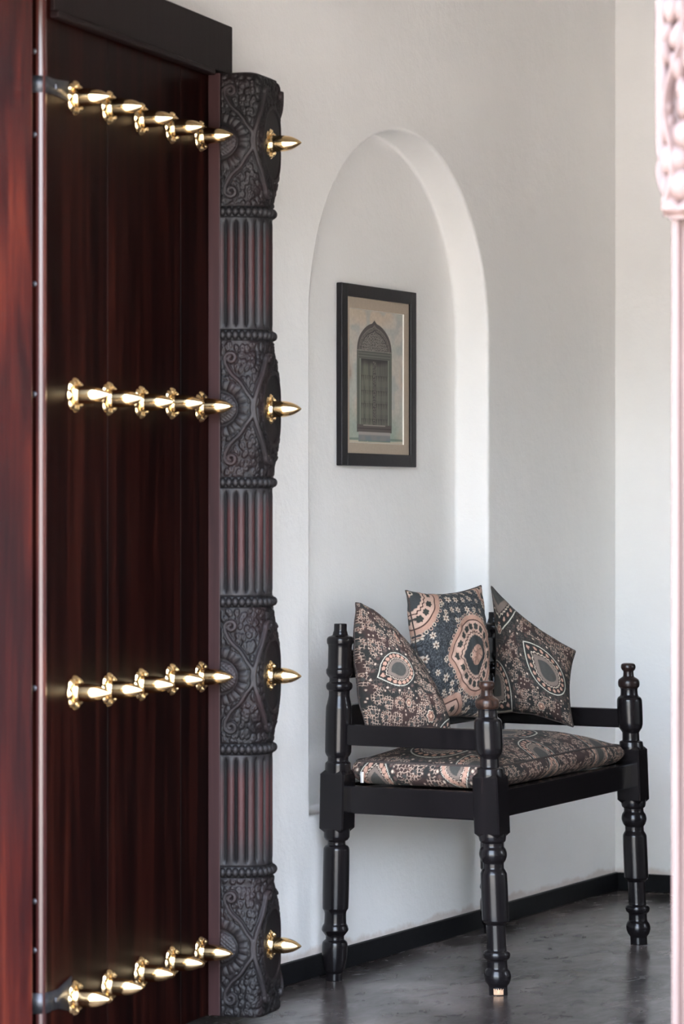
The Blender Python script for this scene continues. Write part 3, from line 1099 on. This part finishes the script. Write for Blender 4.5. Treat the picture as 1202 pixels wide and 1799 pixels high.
def aa(d, w=.0006): return smst(w, -w, d)


def flower(c, x, y, cx, cy, R, six=6, rot=0.):
    a = np.arctan2(y - cy, x - cx) + rot; r = np.hypot(x - cx, y - cy)
    pr = R * (.70 + .30 * np.abs(np.cos(a * six / 2)) ** .7)
    c = mixm(c, DKC, aa(r - pr * 1.25))
    c = mixm(c, CRM, aa(r - pr))
    c = mixm(c, (.20, .09, .065), aa(r - pr * .84))
    c = mixm(c, SAL, aa(r - pr * .72) * smst(.25, .9, np.abs(np.cos(a * six / 2))) * .55)
    c = mixm(c, (.03, .02, .018), aa(r - R * .36))
    return mixm(c, (.72, .47, .32), aa(r - R * .28))


def med_dark(c, x, y, cx, cy, rot, R, N=18):
    q, ph, rr, dx, dy = pol(x, y, cx, cy, rot, R)
    w = .022 * np.sin(ph * 26)
    ae = .012
    # outer dotted border
    m = dots(q, ph, rr, 1.24, N + 6, .0042)
    near = (q < 1.42) * (q > 1.02)
    c = mixm(c, DKC, smst(1.36, 1.32, q) * .85)
    alt = (np.round(ph * (N + 6) / (2 * np.pi)) % 2 == 0)
    c = mixm(c, (.11, .055, .045), aa(m - .0016) * near)
    c = mixm(c, CRM, aa(m + .0003) * near * alt)
    c = mixm(c, (.10, .085, .075), aa(m + .0014) * near * ~alt)
    c = mixm(c, GRY, smst(1.0 + ae, 1.0 - ae, q))
    c = mixm(c, (.60, .57, .47), smst(.026, .014, np.abs(q - .985)))
    c = mixm(c, DKC, smst(.955 + ae, .955 - ae, q))
    md = dots(q, ph, rr, .815, N, .0075)
    a2 = np.arctan2((q - .815) * rr, (ph * N / (2 * np.pi) - np.round(ph * N / (2 * np.pi))) * rr * 2 * np.pi / N)
    c = mixm(c, BRN, aa(md - .0025) * (q < .95))
    c = mixm(c, SAL, aa(md + .0012 * np.cos(a2 * 5)))
    c = mixm(c, CRM, smst(.026, .012, np.abs(q - .655 - w)))
    c = mixm(c, (.03, .02, .018), smst(.640, .625, q - w * .8))
    tv = .75 + .5 * (np.sin(x * 1900) * np.sin(y * 1900) > 0)
    c = mixm(c, np.array(TAU), smst(.60, .585, q))
    c = c * np.where((q < .60) & (q > .40), tv, 1.)[..., None]
    return mixm(c, (.055, .053, .046), smst(.42 + ae, .42 - ae, q + .02 * np.sin(ph * 3)))


def fabric_dark(x, y, meds, flowers, seed=0):
    n = vnoise(x * 24, y * 24, seed); n2 = vnoise(x * 14 + 7, y * 14, seed + 3)
    c = np.zeros(x.shape + (3,)) + np.array(DKC)
    c = mixm(c, BRN, smst(.35, .65, n))
    # lace of looped cream thread in patches
    f1, f2, cid = voro(x / .0092, y / .0092, seed + .37)
    lace = smst(.20, .10, f2 - f1)
    eye = smst(.28, .20, f1) * (cid > .72)
    g1, g2, gid = voro(x / .046, y / .046, seed + 5.1)
    ring = smst(.10, .20, g1) * smst(.52, .38, g1)
    c = mixm(c, (.52, .38, .295), lace * ring)
    c = mixm(c, SAL, eye * ring * .8)
    # a dark daisy in every lace patch and loose spots between
    ga = smst(.14, .10, g1)
    c = mixm(c, (.05, .05, .045), ga)
    f1b, _, cb = voro(x / .020, y / .020, seed + 9.3)
    spot = (cb > .35) * (ring < .3)
    c = mixm(c, (.13, .07, .055), smst(.24, .20, f1b) * spot)
    c = mixm(c, CRM, smst(.15, .11, f1b) * spot * .9)
    for m in meds: c = med_dark(c, x, y, *m)
    for f in flowers: c = flower(c, x, y, *f)
    return c * (.74 + .2 * vnoise(x * 900, y * 900, 3))[..., None]


def med_light(c, x, y, cx, cy, rot, R, N=22):
    q, ph, rr, dx, dy = pol(x, y, cx, cy, rot, R, 1.18, .40)
    ae = .012
    w = .020 * np.sin(ph * 30)
    sc = dots(q, ph, rr, 1.17, N * 2, .0055)
    alt = (np.round(ph * N * 2 / (2 * np.pi)) % 2 == 0)
    c = mixm(c, CRM, aa(sc) * alt)
    c = mixm(c, (.55, .36, .27), aa(sc) * ~alt)
    c = mixm(c, (.025, .028, .030), aa(sc + .0022))
    c = mixm(c, SAL, smst(1.13 + ae, 1.13 - ae, q + .012 * np.cos(ph * N * 2)))
    c = mixm(c, (.050, .018, .014), smst(.024, .012, np.abs(q - .985)))
    c = mixm(c, (.56, .37, .285), smst(.965 + ae, .965 - ae, q))
    md = dots(q, ph, rr, .80, N - 4, .0092)
    k = ph * (N - 4) / (2 * np.pi)
    a2 = np.arctan2((q - .80) * rr, (k - np.round(k)) * rr * 2 * np.pi / (N - 4))
    c = mixm(c, (.032, .034, .028), aa(md + .0013 * np.cos(a2 * 6)))
    c = mixm(c, (.045, .018, .014), smst(.026, .012, np.abs(q - .635 - w)))
    c = mixm(c, (.56, .38, .29), smst(.610 + ae, .610 - ae, q - w))
    c = mixm(c, (.036, .040, .040), smst(.545 + ae, .545 - ae, q - w * .6))
    # palmette at the heart
    pr = np.hypot(dx / (R * .34), dy / (R * .31))
    c = mixm(c, SAL, smst(1.03, .97, pr))
    tx = -(dx - R * .22)
    fan = np.arctan2(dy, tx + .002)
    vein = smst(.22, .08, np.abs(np.sin(fan * 7.0 + .6 * np.sin(pr * 5)))) * smst(.25, .5, pr) * smst(1.0, .9, pr)
    c = mixm(c, (.045, .040, .034), vein)
    for s in (-1, 1):
        rs = np.hypot(dx - R * .13, dy - s * R * .17); asn = np.arctan2(dy - s * R * .17, dx - R * .13) * s
        spv = smst(.25, .12, np.abs(np.sin(rs * 260 - asn * .5))) * (rs < R * .13)
        c = mixm(c, (.045, .040, .034), spv)
    e = np.hypot(dx - R * .36, dy)
    c = mixm(c, CRM, aa(e - .0068)); c = mixm(c, (.025, .022, .02), aa(e - .0042))
    return c


def fabric_light(x, y, meds, seed=0):
    c = np.zeros(x.shape + (3,)) + np.array((.030, .034, .038))
    n = vnoise(x * 420, y * 420, seed)
    c = mixm(c, (.11, .115, .12), smst(.55, .85, n))
    c = mixm(c, (.012, .012, .013), smst(.38, .2, n))
    f1, f2, cid = voro(x / .030, y / .030, seed + 2.2)
    xi = np.floor(x / .030); yi = np.floor(y / .030)
    # six-petalled cream flowers
    gx, gy = x / .036, y / .036
    for dx_ in (-1, 0, 1):
        for dy_ in (-1, 0, 1):
            cx = np.floor(gx) + dx_; cy = np.floor(gy) + dy_
            h1 = np.sin(cx * 127.1 + cy * 311.7 + seed) * 43758.5; h1 -= np.floor(h1)
            h2 = np.sin(cx * 269.5 + cy * 183.3 + seed) * 43758.5; h2 -= np.floor(h2)
            px = (cx + .2 + .6 * h1) * .036; py = (cy + .2 + .6 * h2) * .036
            R = .0095 + .005 * h2
            a = np.arctan2(y - py, x - px) + h1 * 6; r = np.hypot(x - px, y - py)
            c = mixm(c, CRM, aa(r - R * np.abs(np.cos(3 * a)) ** .6) * (h1 > .25))
            c = mixm(c, (.10, .05, .03), aa(r - R * .28) * (h1 > .25))
    for m in meds: c = med_light(c, x, y, *m)
    return c * (.74 + .2 * vnoise(x * 900, y * 900, 3))[..., None]


# ------------------------------------------------------------------ seat cushion
cushion = empty('seat_cushion', (.65, -.30, .50))
tag(cushion, 'dark paisley printed seat cushion lying on the bench', 'cushion')
co = np.array(cushion.location)


def build_cushion():
    # plan outline: rounded quadrilateral inside the posts, tucked round them
    c00 = np.array([.197, -.508]); c10 = np.array([1.100, -.492]); c11 = np.array([1.105, -.098]); c01 = np.array([.195, -.105])

    def plan(u, v):
        a, b = (u + 1) / 2, (v + 1) / 2
        return (c00 * ((1 - a) * (1 - b))[..., None] + c10 * (a * (1 - b))[..., None] + c11 * (a * b)[..., None] + c01 * ((1 - a) * b)[..., None])
    nx, ny = 380, 190
    t = np.linspace(-1, 1, nx); s = np.linspace(-1, 1, ny)
    U, V = np.meshgrid(t, s)

    def rnd(U, V, k=.05):
        # round the plan corners
        uu = U * np.sqrt(1 - k * V ** 8 * 1.2) ; vv = V * np.sqrt(1 - .16 * U ** 16)
        return uu, vv
    u2, v2 = rnd(U, V)
    XY = plan(u2, v2)
    seam = .556 + .008 * np.sin(U * 2.2 + .5) - .010 * U
    crown = .046 * (1 - np.abs(U) ** 3.2) ** .9 * (1 - np.abs(V) ** 2.6) ** .75
    Zt = seam + crown + .004 * (vnoise(U * 6, V * 4, 2) - .5) * (1 - U ** 4) * (1 - V ** 4)
    top = np.concatenate([XY, Zt[..., None]], -1)
    colT = fabric_dark(XY[..., 0] + .02, XY[..., 1] * 1.0, TOP_M, TOP_F, 2)
    me = mesh('cover', top.reshape(-1, 3) - co, grid_faces(ny, nx))
    set_color(me, colT.reshape(-1, 3)); me.shade_smooth()
    cov = link('cover', me, M['fabric'], cushion)
    # side band from the seam to the seat
    ring = np.concatenate([np.stack([U[0], V[0]], -1), np.stack([U[1:, -1], V[1:, -1]], -1), np.stack([U[-1, -2::-1], V[-1, -2::-1]], -1), np.stack([U[-2:0:-1, 0], V[-2:0:-1, 0]], -1)])
    ru, rv = rnd(ring[:, 0], ring[:, 1])
    rxy = plan(ru, rv)
    # refine round the outline
    rxy = np.concatenate([rxy, rxy[:1]]); seg = np.hypot(*np.diff(rxy, axis=0).T); cum = np.concatenate([[0], np.cumsum(seg)])
    Ls = np.arange(0, cum[-1], .0022)
    px = np.interp(Ls, cum, rxy[:, 0]); py_ = np.interp(Ls, cum, rxy[:, 1])
    sm_ = np.concatenate([.556 + .008 * np.sin(ring[:, 0] * 2.2 + .5) - .010 * ring[:, 0]]); sm_ = np.append(sm_, sm_[0])
    zs_ = np.interp(Ls, cum, sm_)
    nb = 36
    b = np.linspace(0, 1, nb)[:, None]
    cen = rxy.mean(0)
    tx = np.gradient(px); ty = np.gradient(py_); L = np.hypot(tx, ty); nx_, ny_ = ty / L, -tx / L
    bul = .016 * np.sin(np.pi * b) ** .8 + .004 * (vnoise(Ls[None] * 18, b * 3, 5) - .5) * np.sin(np.pi * b) - .016 * b ** 3
    X = px[None] + nx_[None] * bul; Y = py_[None] + ny_[None] * bul
    Zb = zs_[None] * (1 - b) + .5015 * b
    Zb = Zb + 0 * X
    side = np.stack([X, Y, Zb], -1).reshape(-1, 3)
    colS = fabric_dark(np.repeat(Ls[None], nb, 0) + .1, Zb - .5, SIDE_M, [], 4)
    me2 = mesh('side_band', side - co, grid_faces(nb, len(Ls), True, flip=True))
    set_color(me2, colS.reshape(-1, 3)); me2.shade_smooth()
    link('side_band', me2, M['fabric'], cushion)
    # piping cord along the seam
    k = 8; st = 5
    ps = np.stack([px, py_, zs_], -1)[::st]; pn = np.stack([nx_, ny_, 0 * nx_], -1)[::st]
    a = np.linspace(0, 2 * np.pi, k, endpoint=False)
    T = ps[:, None] + .0034 * (np.cos(a)[None, :, None] * pn[:, None] + np.sin(a)[None, :, None] * np.array([0, 0, 1]))
    n = len(ps)
    Fp = grid_faces(n, k, True).tolist() + [[(n - 1) * k + j, (n - 1) * k + (j + 1) % k, (j + 1) % k, j] for j in range(k)]
    me3 = mesh('piping', T.reshape(-1, 3) - co, Fp); me3.shade_smooth()
    link('piping', me3, M['piping'], cushion)


TOP_M = [(.36, -.30, 0.2, .105), (.72, -.30, 3.4, .125), (1.04, -.38, 2.2, .075), (.93, -.50, 1.2, .085), (.55, -.50, .9, .08), (.23, -.46, .6, .07), (1.02, -.14, 4.0, .08)]
TOP_F = [(.86, -.20, .018), (.55, -.17, .018), (.86, -.42, .016)]
SIDE_M = [(.10 + .35, -.005, 1.57, .055), (.78, .045, -1.57, .06), (1.02, 0, 1.57, .05), (1.32, .0, 1.57, .05), (1.5, .05, -1.57, .05), (2.70, .000, 1.57, .075), (2.52, .06, -1.2, .05), (2.90, .055, -1.57, .055), (2.30, .0, 1.57, .06)]
build_cushion()
# zip pull at the near back corner
z_o = empty('zip_pull', (0, 0, 0)); z_o.parent = cushion
box('pull_tab', (.1815 - co[0] - .0012, -.150 - .004 - co[1], .505 - co[2]), (.1815 - co[0] + .0012, -.150 + .0045 - co[1], .533 - co[2]), M['zip'], z_o, .0009)

# ------------------------------------------------------------------ scatter pillows
def pillow(name, label, corners, T, paint, bow=.11, n=230, sag=0.0, seed=1, power=.52):
    """corners: bottom-left, bottom-right, top-right, top-left (world)"""
    c = [np.array(p, float) for p in corners]
    base = np.mean(c, 0); base[2] = min(c[0][2], c[1][2])
    root = empty(name, tuple(base))
    tag(root, label, 'pillow', 'printed pillows on the bench')
    t = np.linspace(-1, 1, n)
    t = np.sign(t) * np.abs(t) ** .9
    U, V = np.meshgrid(t, t)
    u2 = U * (1 - bow * (1 - V ** 2) * np.abs(U) ** 1.5); v2 = V * (1 - bow * (1 - U ** 2) * np.abs(V) ** 1.5)
    a, b = (u2 + 1) / 2, (v2 + 1) / 2
    P = c[0] * ((1 - a) * (1 - b))[..., None] + c[1] * (a * (1 - b))[..., None] + c[2] * (a * b)[..., None] + c[3] * ((1 - a) * b)[..., None]
    ex = (c[1] + c[2] - c[0] - c[3]); ey = (c[3] + c[2] - c[0] - c[1])
    nrm = np.cross(ex, ey); nrm /= np.linalg.norm(nrm)
    puff = (np.clip(1 - U ** 2, 0, 1) * np.clip(1 - V ** 2, 0, 1)) ** power
    puff = puff * (1 + sag * -V * .5)
    wr = (vnoise(U * 3.2 + 5, V * 3.2, seed) - .5) * .016 * puff + (vnoise(U * 9, V * 9, seed + 4) - .5) * .005 * puff ** .5
    rim = (vnoise(U * 6, V * 6, seed + 8) - .5) * .010
    P = P + (rim * (1 - puff))[..., None] * nrm
    Fp = P + (T * puff + wr)[..., None] * nrm
    Bp = P - (T * .8 * puff)[..., None] * nrm
    col = paint(U * .2, V * .2)
    inner = np.ones((n, n), bool); inner[0] = inner[-1] = False; inner[:, 0] = inner[:, -1] = False
    idx = np.arange(n * n).reshape(n, n)
    bidx = idx.copy(); bidx[inner] = n * n + np.arange(inner.sum())
    V3 = np.concatenate([Fp.reshape(-1, 3), Bp[inner]]) - base
    fb = grid_faces(n, n, flip=True)
    F = np.concatenate([grid_faces(n, n), bidx.ravel()[fb]])
    me = mesh('cover', V3, F)
    set_color(me, np.concatenate([col.reshape(-1, 3), col[inner]])); me.shade_smooth()
    link('cover', me, M['fabric'], root)
    # welt cord round the rim
    ring = np.concatenate([P[0], P[1:, -1], P[-1, -2::-1], P[-2:0:-1, 0]])[::3]
    k = 6; m_ = len(ring)
    tg = np.roll(ring, -1, 0) - np.roll(ring, 1, 0); tg /= np.linalg.norm(tg, axis=1)[:, None]
    s1 = np.cross(tg, nrm); s1 /= np.linalg.norm(s1, axis=1)[:, None]
    an = np.linspace(0, 2 * np.pi, k, endpoint=False)
    Tb = ring[:, None] + .0022 * (np.cos(an)[None, :, None] * s1[:, None] + np.sin(an)[None, :, None] * nrm)
    Fw = grid_faces(m_, k, True).tolist() + [[(m_ - 1) * k + j, (m_ - 1) * k + (j + 1) % k, (j + 1) % k, j] for j in range(k)]
    mw = mesh('seam', Tb.reshape(-1, 3) - base, Fw); mw.shade_smooth()
    link('seam', mw, M['piping'], root)
    return root


P1 = [(.200, -.150, .648), (.345, -.322, .630), (.345, -.205, .838), (.190, -.128, .962)]
P2 = [(.420, -.200, .640), (.715, -.255, .632), (.850, -.170, .992), (.500, -.115, .986)]
P3 = [(.955, -.150, .632), (1.030, -.366, .600), (1.080, -.350, .806), (1.040, -.112, .985)]
pillow('scatter_pillow', 'slumped dark paisley pillow leaning by the tall back post', P1, .085,
       lambda x, y: fabric_dark(x, y, [(-.06, .0, 3.6, .075), (.16, -.26, 1.2, .10), (.22, .10, 3.0, .08)], [(.07, -.145, .022), (-.02, .125, .020), (-.03, -.11, .014)], 1), bow=-.14, seed=3, power=.48)
pillow('scatter_pillow', 'upright salmon and charcoal pillow with palmette medallion, middle one', P2, .070,
       lambda x, y: fabric_light(x, y, [(.035, -.02, math.pi, .095), (-.23, .19, 0, .10), (.24, .22, math.pi * 1.2, .085), (-.12, -.30, 1.2, .12)], 3), bow=.10, seed=11, power=.45)
pillow('scatter_pillow', 'dark paisley pillow propped against the far arm, rightmost one', P3, .095,
       lambda x, y: fabric_dark(x, y, [(.085, -.005, 2.60, .105), (-.19, -.11, -.75, .095), (-.17, .22, -1.57, .12)], [(.05, -.165, .020), (-.17, .07, .016)], 6), bow=.13, seed=21, power=.42)
